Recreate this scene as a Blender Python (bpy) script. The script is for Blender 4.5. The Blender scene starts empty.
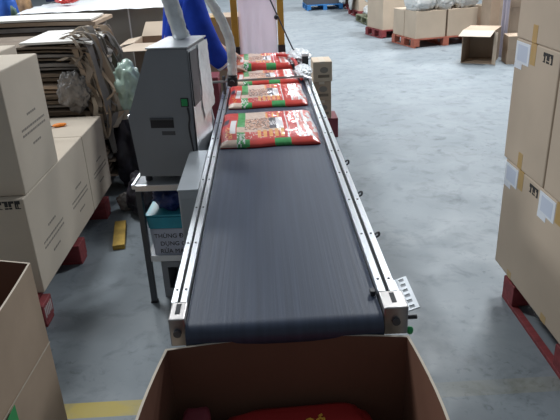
import bpy, bmesh, math, random
from mathutils import Vector, Matrix, noise
random.seed(7)
S = bpy.context.scene
COL = S.collection
# ------------------------------------------------------------------ camera
cam = bpy.data.objects.new('camera', bpy.data.cameras.new('camera'))
COL.objects.link(cam); S.camera = cam
cam.data.sensor_fit = 'HORIZONTAL'; cam.data.sensor_width = 36.0
cam.data.lens = 36.0 * 600.0 / 560.0
Rw = Matrix(((0.99851876, -0.05270438, 0.01351027),
             (-0.03356323, -0.40123317, 0.91536083),
             (-0.04282275, -0.91445842, -0.40240777)))   # image axes (right, down, forward) in the world
right, down, fwd = Rw.col[0], Rw.col[1], Rw.col[2]
m = Matrix((right, -down, -fwd)).transposed().to_4x4(); m.translation = (0, 0, 1.6)
cam.matrix_world = m
cam.data.clip_end = 200
# ------------------------------------------------------------------ world, lamps, exposure
w = bpy.data.worlds.new('hall_daylight'); S.world = w; w.use_nodes = True
w.node_tree.nodes['Background'].inputs[0].default_value = (0.80, 0.90, 1.0, 1)
w.node_tree.nodes['Background'].inputs[1].default_value = 0.17
S.view_settings.view_transform = 'Standard'; S.view_settings.look = 'None'
S.view_settings.gamma = 1.0; S.view_settings.exposure = 0.06
def lamp(name, loc, sx, sy, power, col=(0.93, 0.97, 1.0), target=None):
    d = bpy.data.lights.new(name, 'AREA'); d.shape = 'RECTANGLE'; d.size = sx; d.size_y = sy
    d.energy = power; d.color = col
    o = bpy.data.objects.new(name, d); COL.objects.link(o); o.location = loc
    if target is not None:
        o.rotation_euler = (Vector(target) - Vector(loc)).to_track_quat('-Z', 'Y').to_euler()
    return o
for lx, ly, p in ((-2.5, 5.4, 210), (3.6, 7.6, 360), (4, 10.5, 400), (-3, 11, 200), (4.5, 17, 380), (-3, 17, 330), (1, 23, 380)):  # nearest right-hand entry is an added fill for the left cartons' faces
    lamp('bay_and_fill_lamp', (lx, ly, 6.0), 1.0, 1.0, p)
lamp('bay_and_fill_lamp', (-8.0, 3.8, 4.8), 1.0, 1.0, 190, target=(1.0, 2.4, .6))

# ------------------------------------------------------------------ materials
def mat(name, col, rough=0.6, metal=0.0, var=0.0, scale=8.0, bump=0.0, bscale=40.0, coat=0.0, alpha=1.0, spec=0.5, stretch=(1, 1, 1), trans=0.0, sheen=0.0):
    M = bpy.data.materials.new(name); M.use_nodes = True
    nt = M.node_tree; b = nt.nodes['Principled BSDF']
    b.inputs['Base Color'].default_value = (*col, 1); b.inputs['Roughness'].default_value = rough
    b.inputs['Metallic'].default_value = metal; b.inputs['Specular IOR Level'].default_value = spec
    b.inputs['Coat Weight'].default_value = coat; b.inputs['Alpha'].default_value = alpha
    b.inputs['Transmission Weight'].default_value = trans
    if var or bump:
        tc = nt.nodes.new('ShaderNodeTexCoord'); mp = nt.nodes.new('ShaderNodeMapping')
        mp.inputs['Scale'].default_value = stretch
        nt.links.new(tc.outputs['Object'], mp.inputs['Vector'])
    if var:
        n = nt.nodes.new('ShaderNodeTexNoise'); n.inputs['Scale'].default_value = scale; n.inputs['Detail'].default_value = 6
        nt.links.new(mp.outputs[0], n.inputs['Vector'])
        r = nt.nodes.new('ShaderNodeValToRGB')
        r.color_ramp.elements[0].position = 0.3; r.color_ramp.elements[1].position = 0.7
        r.color_ramp.elements[0].color = (*[c * (1 - var) for c in col], 1)
        r.color_ramp.elements[1].color = (*[min(1, c * (1 + var)) for c in col], 1)
        nt.links.new(n.outputs['Fac'], r.inputs[0]); nt.links.new(r.outputs[0], b.inputs['Base Color'])
    if bump:
        n2 = nt.nodes.new('ShaderNodeTexNoise'); n2.inputs['Scale'].default_value = bscale; n2.inputs['Detail'].default_value = 4
        nt.links.new(mp.outputs[0], n2.inputs['Vector'])
        bp = nt.nodes.new('ShaderNodeBump'); bp.inputs['Strength'].default_value = bump; bp.inputs['Distance'].default_value = 0.01
        nt.links.new(n2.outputs['Fac'], bp.inputs['Height']); nt.links.new(bp.outputs[0], b.inputs['Normal'])
    return M
kraft = mat('kraft_cardboard', (0.56, 0.455, 0.35), 0.75, var=0.07, scale=3, spec=0.3)
kraft_pale = mat('pale_kraft_cardboard', (0.56, 0.485, 0.395), 0.75, var=0.06, scale=3, spec=0.3)
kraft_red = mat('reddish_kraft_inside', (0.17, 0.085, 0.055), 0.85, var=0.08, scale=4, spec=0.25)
kraft_dark = mat('shade_darkened_cardboard', (0.20, 0.16, 0.125), 0.85, var=0.2, scale=6, spec=0.2)  # dark card tone, deepened in the colour for shade among the piled sheets
kraft_grey = mat('grey_cardboard', (0.26, 0.24, 0.225), 0.85, var=0.2, scale=7, spec=0.2)
kraft_brown = mat('brown_cardboard', (0.43, 0.325, 0.24), 0.8, var=0.1, scale=4, spec=0.3)
board_white = mat('white_faced_board', (0.78, 0.76, 0.71), 0.6, var=0.06)
ink = mat('black_ink', (0.03, 0.028, 0.028), 0.7)
ink_grey = mat('grey_ink', (0.25, 0.22, 0.19), 0.8)
tape_m = mat('brown_packing_tape', (0.52, 0.33, 0.11), 0.3, coat=0.2)
paper = mat('white_label_paper', (0.80, 0.84, 0.90), 0.6)
paper_print = mat('label_print_blue_grey', (0.62, 0.68, 0.80), 0.6)
pal_red = mat('red_painted_pallet_wood', (0.24, 0.04, 0.045), 0.65, var=0.25, scale=9, stretch=(1, 4, 4), bump=0.2)
pal_brown = mat('rusty_red_pallet_wood', (0.42, 0.13, 0.085), 0.7, var=0.2, scale=9, bump=0.2)
pal_blue = mat('blue_plastic_pallet', (0.03, 0.20, 0.52), 0.5)
alu = mat('brushed_aluminium', (0.78, 0.80, 0.83), 0.32, 1.0, var=0.06, scale=30, stretch=(8, 0.3, 8))
steel = mat('steel_plate', (0.40, 0.38, 0.37), 0.38, 1.0, var=0.12, scale=12)
dark_steel = mat('dark_steel', (0.10, 0.105, 0.115), 0.45, 0.6)
black = mat('black_plastic', (0.018, 0.018, 0.022), 0.45)
black_groove = mat('dark_slot', (0.02, 0.022, 0.026), 0.7)
grey_paint = mat('grey_enamel_panel', (0.25, 0.26, 0.275), 0.42, 0.0, var=0.06, scale=5, bump=0.03, bscale=120)
grey_light = mat('bare_sheet_metal', (0.62, 0.65, 0.68), 0.35, 0.85, var=0.1, scale=9)
film_silver = mat('silvery_plastic_film', (0.72, 0.76, 0.78), 0.28, 0.35, var=0.22, scale=14, bump=0.8, bscale=30, coat=0.4)
film_white = mat('crumpled_white_film', (0.84, 0.87, 0.89), 0.3, 0.0, var=0.07, scale=20, bump=0.5, bscale=40, coat=0.3)
rail_y = mat('ochre_yellow_paint', (0.50, 0.29, 0.035), 0.5, var=0.12, scale=10)
blue_cloth = mat('royal_blue_work_cloth', (0.012, 0.05, 0.42), 0.85, var=0.25, scale=7, bump=0.4, bscale=18, spec=0.2)
navy = mat('navy_cloth', (0.012, 0.018, 0.06), 0.9, var=0.2)
skin = mat('skin', (0.56, 0.34, 0.25), 0.55, var=0.06, scale=20)
hair_m = mat('black_hair', (0.012, 0.010, 0.010), 0.5, bump=0.5, bscale=120)
white_p = mat('white_plastic', (0.80, 0.81, 0.82), 0.4)
teal = mat('teal_plastic', (0.02, 0.33, 0.45), 0.3, coat=0.3, var=0.15, scale=9)
greenp = mat('green_plastic', (0.02, 0.33, 0.10), 0.4)
orange = mat('orange_plastic', (0.90, 0.26, 0.02), 0.5)
maroon = mat('maroon_card', (0.19, 0.03, 0.045), 0.6, var=0.12)
bag_black = mat('black_rubbish_film', (0.025, 0.022, 0.032), 0.4, var=0.5, scale=9, bump=0.8, bscale=14)
sack_green = mat('pale_green_translucent_plastic', (0.50, 0.66, 0.56), 0.35, var=0.2, scale=9, bump=0.8, bscale=16, coat=0.3)
sack_white = mat('white_woven_sack', (0.72, 0.72, 0.70), 0.5, var=0.14, scale=9, bump=0.7, bscale=14)
red_p = mat('red_printed_plastic', (0.62, 0.035, 0.03), 0.35, coat=0.3)
print_m = dict(
    red=mat('bag_print_red', (0.60, 0.045, 0.03), 0.35, coat=0.35, var=0.12, scale=30),
    green=mat('bag_print_green', (0.05, 0.33, 0.09), 0.35, coat=0.35, var=0.25, scale=40),
    beige=mat('bag_print_beige', (0.68, 0.52, 0.42), 0.35, coat=0.35, var=0.14, scale=60),
    food=mat('bag_print_food', (0.50, 0.27, 0.17), 0.35, coat=0.35, var=0.5, scale=70),
    orange=mat('bag_print_orange', (0.86, 0.40, 0.10), 0.35, coat=0.35, var=0.2, scale=60),
    dark=mat('bag_print_dark', (0.06, 0.06, 0.07), 0.35, coat=0.35),
    white=mat('bag_white_print_and_gloss', (0.82, 0.80, 0.80), 0.3, coat=0.4),
    pink=mat('bag_print_pink', (0.74, 0.20, 0.17), 0.3, coat=0.4, var=0.15, scale=30))
PRN = list(print_m); PM = [print_m[k] for k in PRN]

def film_mat(name, col, op, rough=0.35):          # see-through plastic sheeting
    M = bpy.data.materials.new(name); M.use_nodes = True; nt = M.node_tree
    b = nt.nodes['Principled BSDF']; out = nt.nodes['Material Output']
    b.inputs['Base Color'].default_value = (*col, 1); b.inputs['Roughness'].default_value = rough
    tr = nt.nodes.new('ShaderNodeBsdfTransparent'); tl = nt.nodes.new('ShaderNodeBsdfTranslucent')
    tl.inputs[0].default_value = (*col, 1)
    m1 = nt.nodes.new('ShaderNodeMixShader'); m2 = nt.nodes.new('ShaderNodeMixShader')
    m1.inputs[0].default_value = 0.5; m2.inputs[0].default_value = op
    nt.links.new(b.outputs[0], m1.inputs[1]); nt.links.new(tl.outputs[0], m1.inputs[2])
    nt.links.new(tr.outputs[0], m2.inputs[1]); nt.links.new(m1.outputs[0], m2.inputs[2])
    nt.links.new(m2.outputs[0], out.inputs[0])
    return M
pink_film = film_mat('pinkish_clear_film', (0.70, 0.54, 0.64), 0.75)
clear_film = film_mat('clear_stretch_film', (0.72, 0.72, 0.69), 0.5)

def wood(name, col):
    return mat(name, col, 0.7, var=0.2, scale=8, stretch=(1, 6, 6))

def belt_mat():
    M = mat('dark_blue_rubber_belt', (0.034, 0.047, 0.080), 0.45, var=0.16, scale=5, stretch=(14, 0.25, 1), bump=0.05, bscale=9, spec=0.5)
    return M
belt_m = belt_mat()

def floor_mat():
    M = bpy.data.materials.new('sealed_grey_concrete'); M.use_nodes = True
    nt = M.node_tree; b = nt.nodes['Principled BSDF']; N = nt.nodes.new; L = nt.links.new
    tc = N('ShaderNodeTexCoord')
    def nz(scale, detail, lo, hi, c0, c1):
        n = N('ShaderNodeTexNoise'); n.inputs['Scale'].default_value = scale; n.inputs['Detail'].default_value = detail
        n.inputs['Roughness'].default_value = 0.6
        n.inputs['Distortion'].default_value = 0.6; L(tc.outputs['Object'], n.inputs['Vector'])
        r = N('ShaderNodeValToRGB'); r.color_ramp.elements[0].position = lo; r.color_ramp.elements[1].position = hi
        r.color_ramp.elements[0].color = (*c0, 1); r.color_ramp.elements[1].color = (*c1, 1)
        L(n.outputs['Fac'], r.inputs[0]); return r
    base = nz(1.3, 8, 0.3, 0.7, (0.190, 0.222, 0.246), (0.245, 0.280, 0.306))
    scuff = nz(4.0, 12, 0.58, 0.72, (1, 1, 1), (0.42, 0.45, 0.47))
    mul = N('ShaderNodeMix'); mul.data_type = 'RGBA'; mul.blend_type = 'MULTIPLY'; mul.inputs[0].default_value = 0.8
    L(base.outputs[0], mul.inputs[6]); L(scuff.outputs[0], mul.inputs[7])
    spots = nz(7.0, 11, 0.52, 0.74, (1, 1, 1), (0.55, 0.57, 0.58))
    mul2 = N('ShaderNodeMix'); mul2.data_type = 'RGBA'; mul2.blend_type = 'MULTIPLY'; mul2.inputs[0].default_value = 0.8
    L(mul.outputs[2], mul2.inputs[6]); L(spots.outputs[0], mul2.inputs[7])
    fine = nz(26.0, 8, 0.56, 0.70, (1, 1, 1), (0.50, 0.52, 0.53)); zone = nz(1.7, 4, 0.47, 0.62, (0, 0, 0), (0.9, 0.9, 0.9))
    mul3 = N('ShaderNodeMix'); mul3.data_type = 'RGBA'; mul3.blend_type = 'MULTIPLY'; L(zone.outputs[0], mul3.inputs[0])
    L(mul2.outputs[2], mul3.inputs[6]); L(fine.outputs[0], mul3.inputs[7]); mul2 = mul3
    # worn yellow lane line across the floor
    sx = N('ShaderNodeSeparateXYZ'); L(tc.outputs['Object'], sx.inputs[0])
    def cmp(sock, op, v):
        q = N('ShaderNodeMath'); q.operation = op; L(sock, q.inputs[0]); q.inputs[1].default_value = v; return q.outputs[0]
    def mulv(a, c):
        q = N('ShaderNodeMath'); q.operation = 'MULTIPLY'; L(a, q.inputs[0]); L(c, q.inputs[1]); return q.outputs[0]
    band = mulv(cmp(sx.outputs[1], 'GREATER_THAN', 1.785), cmp(sx.outputs[1], 'LESS_THAN', 1.87))
    wear = nz(5.0, 8, 0.36, 0.62, (0.95, 0.95, 0.95), (0.45, 0.45, 0.45))
    # paint is rubbed almost away on the aisle side
    mr = N('ShaderNodeMapRange'); L(sx.outputs[0], mr.inputs[0])
    mr.inputs[1].default_value = -0.3; mr.inputs[2].default_value = 0.5; mr.inputs[3].default_value = 1.0; mr.inputs[4].default_value = 0.13
    fac = mulv(mulv(band, wear.outputs[0]), mr.outputs[0])
    mx = N('ShaderNodeMix'); mx.data_type = 'RGBA'; L(fac, mx.inputs[0]); L(mul2.outputs[2], mx.inputs[6])
    mx.inputs[7].default_value = (0.50, 0.38, 0.05, 1)
    L(mx.outputs[2], b.inputs['Base Color'])
    ro = nz(3.0, 6, 0.3, 0.7, (0.46, 0.46, 0.46), (0.66, 0.66, 0.66)); L(ro.outputs[0], b.inputs['Roughness'])
    bn = N('ShaderNodeTexNoise'); bn.inputs['Scale'].default_value = 18; bn.inputs['Detail'].default_value = 8
    L(tc.outputs['Object'], bn.inputs['Vector'])
    bp = N('ShaderNodeBump'); bp.inputs['Strength'].default_value = 0.12; bp.inputs['Distance'].default_value = 0.01
    L(bn.outputs['Fac'], bp.inputs['Height']); L(bp.outputs[0], b.inputs['Normal'])
    return M

# ------------------------------------------------------------------ mesh helpers
def obj(name, bm, mats, parent=None, smooth=False, loc=None):
    me = bpy.data.meshes.new(name)
    bmesh.ops.recalc_face_normals(bm, faces=bm.faces)
    if smooth:
        for f in bm.faces: f.smooth = True
    bm.to_mesh(me); bm.free()
    for q in (mats if isinstance(mats, (list, tuple)) else [mats]): me.materials.append(q)
    o = bpy.data.objects.new(name, me); COL.objects.link(o)
    if parent is not None: o.parent = parent
    if loc is not None: o.location = loc
    return o
def tag(o, label=None, cat=None, group=None, kind=None):
    if label: o['label'] = label
    if cat: o['category'] = cat
    if group: o['group'] = group
    if kind: o['kind'] = kind
    return o
def thing(name, label, cat, loc=(0, 0, 0), rz=0.0, group=None):
    o = bpy.data.objects.new(name, None); COL.objects.link(o); o.empty_display_size = 0.1
    o.location = loc; o.rotation_euler = (0, 0, math.radians(rz))
    return tag(o, label, cat, group)
def dup(root, loc, rz, label, group=None):
    r = root.copy(); COL.objects.link(r); r.location = loc; r.rotation_euler = (0, 0, math.radians(rz)); r['label'] = label
    if group: r['group'] = group
    for ch in list(root.children):
        c = ch.copy(); COL.objects.link(c); c.parent = r
        for g in ch.children:
            d = g.copy(); COL.objects.link(d); d.parent = c
    return r
def box(bm, x0, x1, y0, y1, z0, z1, bev=0.0, mi=0):
    t = bmesh.new(); bmesh.ops.create_cube(t, size=1)
    for v in t.verts:
        v.co = ((x0 + x1) / 2 + v.co.x * (x1 - x0), (y0 + y1) / 2 + v.co.y * (y1 - y0), (z0 + z1) / 2 + v.co.z * (z1 - z0))
    if bev: bmesh.ops.bevel(t, geom=t.edges[:], offset=bev, segments=2, affect='EDGES', profile=0.5)
    for f in t.faces: f.material_index = mi
    me = bpy.data.meshes.new('t'); t.to_mesh(me); t.free(); bm.from_mesh(me); bpy.data.meshes.remove(me)
    return bm
def bx(*a, **k): return box(bmesh.new(), *a, **k)
def quadprism(bm, pts, axis, a, b, mi=0):
    """extrude a 2-D outline along an axis ('x','y','z') from a to b"""
    def P(p, t): return {'x': (t, p[0], p[1]), 'y': (p[0], t, p[1]), 'z': (p[0], p[1], t)}[axis]
    v0 = [bm.verts.new(P(p, a)) for p in pts]; v1 = [bm.verts.new(P(p, b)) for p in pts]
    n = len(pts)
    fs = [bm.faces.new(v0), bm.faces.new(v1[::-1])] + [bm.faces.new((v0[i], v0[(i + 1) % n], v1[(i + 1) % n], v1[i])) for i in range(n)]
    for f in fs: f.material_index = mi
    return bm
def slab(bm, c, ex, ey, th, mi=0):
    """thick parallelogram: corner c, edge vectors ex, ey, thickness th along normal"""
    c, ex, ey = Vector(c), Vector(ex), Vector(ey); n = ex.cross(ey).normalized() * th
    P = [c, c + ex, c + ex + ey, c + ey]
    a = [bm.verts.new(p) for p in P]; b = [bm.verts.new(p + n) for p in P]
    fs = [bm.faces.new(a[::-1]), bm.faces.new(b)] + [bm.faces.new((a[i], a[(i + 1) % 4], b[(i + 1) % 4], b[i])) for i in range(4)]
    for f in fs: f.material_index = mi
    return bm
def tube(bm, pts, rad, seg=10, cap=True, squash=1.0):
    pts = [Vector(p) for p in pts]; R = rad if isinstance(rad, (list, tuple)) else [rad] * len(pts)
    rings = []; up = Vector((0, 0, 1))
    for i, p in enumerate(pts):
        d = (pts[min(i + 1, len(pts) - 1)] - pts[max(i - 1, 0)]).normalized()
        ref = up if abs(d.dot(up)) < 0.95 else Vector((0, 1, 0))
        s = d.cross(ref).normalized(); t = s.cross(d).normalized()
        rings.append([bm.verts.new(p + s * math.cos(a) * R[i] + t * math.sin(a) * R[i] * squash) for a in [2 * math.pi * k / seg for k in range(seg)]])
    for i in range(len(rings) - 1):
        for k in range(seg):
            bm.faces.new((rings[i][k], rings[i][(k + 1) % seg], rings[i + 1][(k + 1) % seg], rings[i + 1][k]))
    if cap: bm.faces.new(rings[0][::-1]); bm.faces.new(rings[-1])
    return bm
def cyl(c0, c1, r, seg=20): return tube(bmesh.new(), [c0, c1], r, seg)
def spline(pts, n=8):
    pts = [Vector(p) for p in pts]; out = []
    for i in range(len(pts) - 1):
        p0, p1, p2, p3 = pts[max(i - 1, 0)], pts[i], pts[i + 1], pts[min(i + 2, len(pts) - 1)]
        for k in range(n):
            t = k / n
            out.append(0.5 * ((2 * p1) + (p2 - p0) * t + (2 * p0 - 5 * p1 + 4 * p2 - p3) * t * t + (3 * p1 - p0 - 3 * p2 + p3) * t ** 3))
    out.append(pts[-1]); return out
def blob(rx, ry, rz, amp=0.2, freq=6.0, sub=4, seed=0.0, flat=True, mi=0, boxy=1.0):
    """a soft lumpy bag sitting on z = 0"""
    bm = bmesh.new(); bmesh.ops.create_icosphere(bm, subdivisions=sub, radius=1)
    for v in bm.verts:
        d = v.co.copy()
        if boxy != 1.0: d = Vector([math.copysign(abs(q) ** boxy, q) for q in d])
        k = 1 + amp * noise.fractal(v.co * freq * 0.35 + Vector((seed, seed * 2, 0)), 0.8, 2.1, 4)
        p = Vector((d.x * rx, d.y * ry, d.z * rz)) * k
        p.z += rz
        if flat and p.z < 0.12 * rz: p.z = 0.0
        v.co = p
    zmin = min(v.co.z for v in bm.verts)
    for v in bm.verts: v.co.z -= zmin
    return bm
def text_mesh(name, body, size, m, parent, mw, align='CENTER'):
    cu = bpy.data.curves.new(name, 'FONT'); cu.body = body; cu.size = size; cu.extrude = 0.0006
    cu.align_x = align; cu.align_y = 'CENTER'
    t = bpy.data.objects.new(name, cu); COL.objects.link(t)
    bpy.context.view_layer.update()
    me = bpy.data.meshes.new_from_object(t.evaluated_get(bpy.context.evaluated_depsgraph_get()))
    bpy.data.objects.remove(t); bpy.data.curves.remove(cu)
    me.materials.clear(); me.materials.append(m)
    o = bpy.data.objects.new(name, me); COL.objects.link(o); o.parent = parent; o.matrix_local = mw
    return o

# ------------------------------------------------------------------ setting
fb = bmesh.new(); box(fb, -14, 16, -3, 42, -0.2, 0.0)
tag(obj('floor', fb, floor_mat()), kind='structure')

# ------------------------------------------------------------------ pallets
def pallet(label, loc, rz, L, W, m, h=0.14, group='pallets under the goods', nblk=3, cat='pallet', cross=False, ins=0.0):
    """L along local y, W along local x, origin at the base centre"""
    t = thing('pallet', label, cat, loc, rz, group)
    d = bmesh.new(); n = 6; bw = L / n
    for i in range(n): box(d, -W / 2 + ins, W / 2 - ins, -L / 2 + i * bw, -L / 2 + (i + .86) * bw, h - 0.02, h, 0.002)
    obj('deck', d, m, t)
    for i in range(3):
        x = (-W / 2 + 0.05, 0, W / 2 - 0.05)[i]
        if cross:
            yb_ = -L / 2 + 0.06 + i * (L - 0.12) / 2; obj('bottom_board', bx(-W / 2, W / 2, yb_ - .05, yb_ + .05, 0.0, 0.018, 0.002), m, t)
        else: obj('bottom_board', bx(*((x - .05, x + .05), (x - .05, x - .018), (x + .018, x + .05))[(0, 1, 2)[(i == 0) + 2 * (i == 2)]], -L / 2, L / 2, 0.0, 0.018, 0.002), m, t)
        for j in range(nblk):
            y = -L / 2 + 0.06 + j * (L - 0.12) / (nblk - 1)
            obj('block', bx(x - 0.05, x + 0.05, y - 0.06, y + 0.06, 0.0185, h - 0.0205, 0.004), m, t)
    return t

pl = pallet('dark red pallet carrying the pale cartons on the left', (-1.515, 3.075, 0), 0, 1.35, 0.86, pal_red, cross=True, ins=.035)
# worn white stencil on the side of the near block
pb = bmesh.new()
for k in range(5): box(pb, 0.4301, 0.4312, -0.66 + k * 0.019, -0.647 + k * 0.019, 0.045 + 0.004 * (k % 2), 0.100)
obj('stencil_print', pb, mat('worn_white_stencil', (0.45, 0.38, 0.38), 0.8), pl)
pr = pallet('dark red pallet under the tall carton stack on the right', (1.50, 1.86, 0), 0, 1.20, 0.82, pal_red, ins=.04)

# ------------------------------------------------------------------ cartons
def icons(bm, axis, at, u0, u1, z0, z1, sgn=1):
    """row of four black handling symbols (glass, arrows, umbrella, stack)"""
    def R(a, b, c, d):
        if axis == 'x': box(bm, min(at, at + sgn * 0.0008), max(at, at + sgn * 0.0008), a, b, c, d)
        else: box(bm, a, b, min(at, at + sgn * 0.0008), max(at, at + sgn * 0.0008), c, d)
    w = (u1 - u0) / 4; H = z1 - z0
    for i in range(4):
        a = u0 + i * w + 0.05 * w; b = a + 0.9 * w; mid = (a + b) / 2
        if i in (0, 3):                                   # wine glass in a ring of print
            R(a, b, z0 + .58 * H, z1); R(a, a + .25 * w, z0 + .1 * H, z0 + .58 * H); R(mid - .1 * w, mid + .1 * w, z0 + .1 * H, z0 + .58 * H); R(a, b, z0, z0 + .10 * H)
        elif i == 1:
            R(a, b, z1 - .2 * H, z1); R(mid - .1 * w, b, z0 + .3 * H, z1 - .2 * H); R(a + .3 * w, b, z0, z0 + .18 * H)
        else:
            R(a, b, z1 - .3 * H, z1); R(a, mid, z0 + .3 * H, z1 - .3 * H); R(a, a + .5 * w, z0, z0 + .22 * H)
def textlines(bm, x, yc, zc):
    """small stencilled carton print, too small to read: a short line, two long ones and a short one, on a +x face"""
    rs = random.Random(3)
    for z, half, hh in ((zc + .055, .055, .010), (zc, .15, .010), (zc - .026, .15, .010), (zc - .085, .052, .010)):
        y = yc - half
        while y < yc + half:
            l = rs.uniform(.008, .028)
            box(bm, x + 0.0001, x + .0009, y, min(y + l, yc + half), z - hh / 2, z + hh / 2); y += l + .007
def carton(label, loc, size, m, rz=0.0, group=None, tape='x', seam=True, name='carton', drop=0.07, tapem=None, cat='carton', tape_w=0.048):
    t = thing(name, label, cat, loc, rz, group); sx, sy, sz = [q / 2 for q in size]; h = size[2]
    b = bx(-sx, sx, -sy, sy, 0, h, min(0.006, 0.03 * h))
    obj('body', b, m, t)
    if tape:
        e = 0.0008; hw = tape_w / 2; q = sx if tape == 'x' else sy
        U = [(-q - e, h - drop), (-q, h - drop), (-q, h), (q, h), (q, h - drop), (q + e, h - drop), (q + e, h + e), (-q - e, h + e)]
        tb = bmesh.new(); quadprism(tb, U, 'y' if tape == 'x' else 'x', -hw, hw); obj('tape', tb, tapem or tape_m, t)
        if tape == 'x':
            obj('lower_tape', bx(-q - e, -q, -hw * .6, hw * .6, 0.002, drop * .45), tapem or tape_m, t)
    return t
# left stack: three below, one on top, one behind it
LW, LX = 0.474, 0.60
for i, (yc, wy, lab) in enumerate(((2.972, 0.962, 'long pale carton on the left pallet, under the tall pale carton'),
                                   (3.695, 0.474, 'pale carton at the far end of the left pallet, orange cutter on top'))):
    t = carton(lab, (-1.1 - LX / 2, yc, 0.1405), (LX, wy, 0.482), kraft_pale, group='pale cartons on the left pallet', tape='y' if i == 0 else None, tapem=kraft_pale)
    for yo in ((-.21, .27) if i == 0 else (.02,)):
        p = bmesh.new(); textlines(p, LX / 2, yo, 0.20); obj('printed_text', p, ink_grey, t)
    if i == 0:
        p = bmesh.new(); icons(p, 'y', -wy / 2, 0.175, 0.285, 0.436, 0.475, -1); obj('handling_symbols', p, ink, t)
t = carton('tall pale carton standing on top of the left pallet row', (-1.1 - LX / 2, 2.772, 0.623), (LX, 0.480, 0.552), kraft_pale, group='pale cartons on the left pallet', tape=None)
p = bmesh.new(); textlines(p, LX / 2, 0.02, 0.265); obj('printed_text', p, ink_grey, t)
carton('brown carton behind the top carton on the left pallet', (-1.60, 3.23, 0.623), (0.50, 0.36, 0.545), kraft_pale, tape=None)

# right stack
RX = 0.74
def right_carton(label, y1, z, wy, h, labs):
    t = carton(label, (1.084 + RX / 2, y1 - wy / 2, z), (RX, wy, h), kraft, group='tan cartons stacked on the right', tape=None)
    x = -RX / 2
    for e, has in labs:                                   # e = distance of one set of marks from the far edge
        y0 = wy / 2 - e; yt = y0 - .178
        U = [(x - .0008, h - .085), (x, h - .085), (x, h), (-x, h), (-x, h + .0008), (x - .0008, h + .0008)]
        tb = bmesh.new(); quadprism(tb, U, 'y', yt - .025, yt + .025); obj('tape', tb, tape_m, t)
        obj('lower_tape', bx(x - .0008, x, yt - .022, yt + .022, .002, .036 if z < .5 else .072), tape_m, t)
        if has:
            q = obj('paper_label', bx(x - .0012, x, y0 - .145, y0 - .006, h - .098, h - .010), paper, t)
            obj('label_print', bx(x - .0016, x - .0012, y0 - .125, y0 - .026, h - .088, h - .022), paper_print, q)
            obj('paper_slip', bx(x - .0010, x, y0 - .08, y0 - .005, h - .122, h - .099), paper, t)
        p = bmesh.new(); icons(p, 'x', x, y0 - .352, y0 - .268, h - .056, h - .018, -1); obj('handling_symbols', p, ink, t)
    return t
right_carton('long tan carton directly on the right pallet, bearing two white labels', 2.575, 0.1405, 0.752, 0.527, ((0, 1), (.362, 1)))
right_carton('tan carton in the second layer on the right, its left edge against the open floor', 2.606, 0.668, 0.410, 0.531, ((0, 1),))
right_carton('tan carton in the second layer on the right, at the edge of the picture', 2.186, 0.668, 0.402, 0.531, ((0, 0),))
right_carton('topmost tan carton of the right stack, cut off by the picture top', 2.612, 1.1995, 0.410, 0.531, ((0, 1),))

# ------------------------------------------------------------------ conveyor
C = thing('belt_conveyor', 'belt conveyor with dark blue belt and aluminium side rails', 'conveyor', (0, 0, 0))
Y0, Y1, BZ, BR = 1.236, 5.02, 0.735, 0.035
bm = bmesh.new(); path = []
for k in range(13):
    a = math.pi / 2 + math.pi * k / 12; path.append((Y0 + BR * math.cos(a), BZ + BR * math.sin(a)))
for k in range(13):
    a = -math.pi / 2 + math.pi * k / 12; path.append((Y1 + BR * math.cos(a), BZ + BR * math.sin(a)))
xs = [-0.2235 + 0.4795 * k / 6 for k in range(7)]
gr = [[bm.verts.new((x, p[0], p[1])) for x in xs] for p in path]
for i in range(len(gr)):
    for k in range(6): bm.faces.new((gr[i][k], gr[i][k + 1], gr[(i + 1) % len(gr)][k + 1], gr[(i + 1) % len(gr)][k]))
obj('belt', bm, belt_m, C, smooth=True)
obj('roller', cyl((-0.224, Y0, BZ), (0.254, Y0, BZ), 0.0335, 24), steel, C, smooth=False)
obj('roller', cyl((-0.224, Y1, BZ), (0.254, Y1, BZ), 0.0335, 24), steel, C, smooth=False)
obj('slider_bed', bx(-0.220, 0.250, Y0 + .05, Y1 - .05, 0.715, 0.766), dark_steel, C)
def rail(x0, x1):
    bm = bmesh.new(); w_ = x1 - x0; zt, zb = 0.79, 0.702; mid = (x0 + x1) / 2; g = w_ * 0.11
    out = [(x0, zb), (x1, zb), (x1, zb + .035), (x1 - .012, zb + .035), (x1 - .012, zb + .047), (x1, zb + .047), (x1, zt),
           (mid + g, zt), (mid + g, zt - .012), (mid - g, zt - .012), (mid - g, zt), (x0, zt), (x0, zb + .047), (x0 + .012, zb + .047), (x0 + .012, zb + .035), (x0, zb + .035)]
    quadprism(bm, out, 'y', 1.30, 5.05)
    o = obj('side_rail', bm, alu, C)
    obj('slot_strip', bx(mid - g + .0003, mid + g - .0003, 1.301, 5.049, zt - .0118, zt - .008), black_groove, o)
    sc = bmesh.new()
    for k in range(14):
        y = 1.36 + k * 0.27
        for xx in (x0 + w_ * .2, x1 - w_ * .2): tube(sc, [(xx, y, zt), (xx, y, zt + .002)], .0035, 8)
    obj('rail_screws', sc, dark_steel, o)
rail(-0.266, -0.227); rail(0.2585, 0.306)
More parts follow.
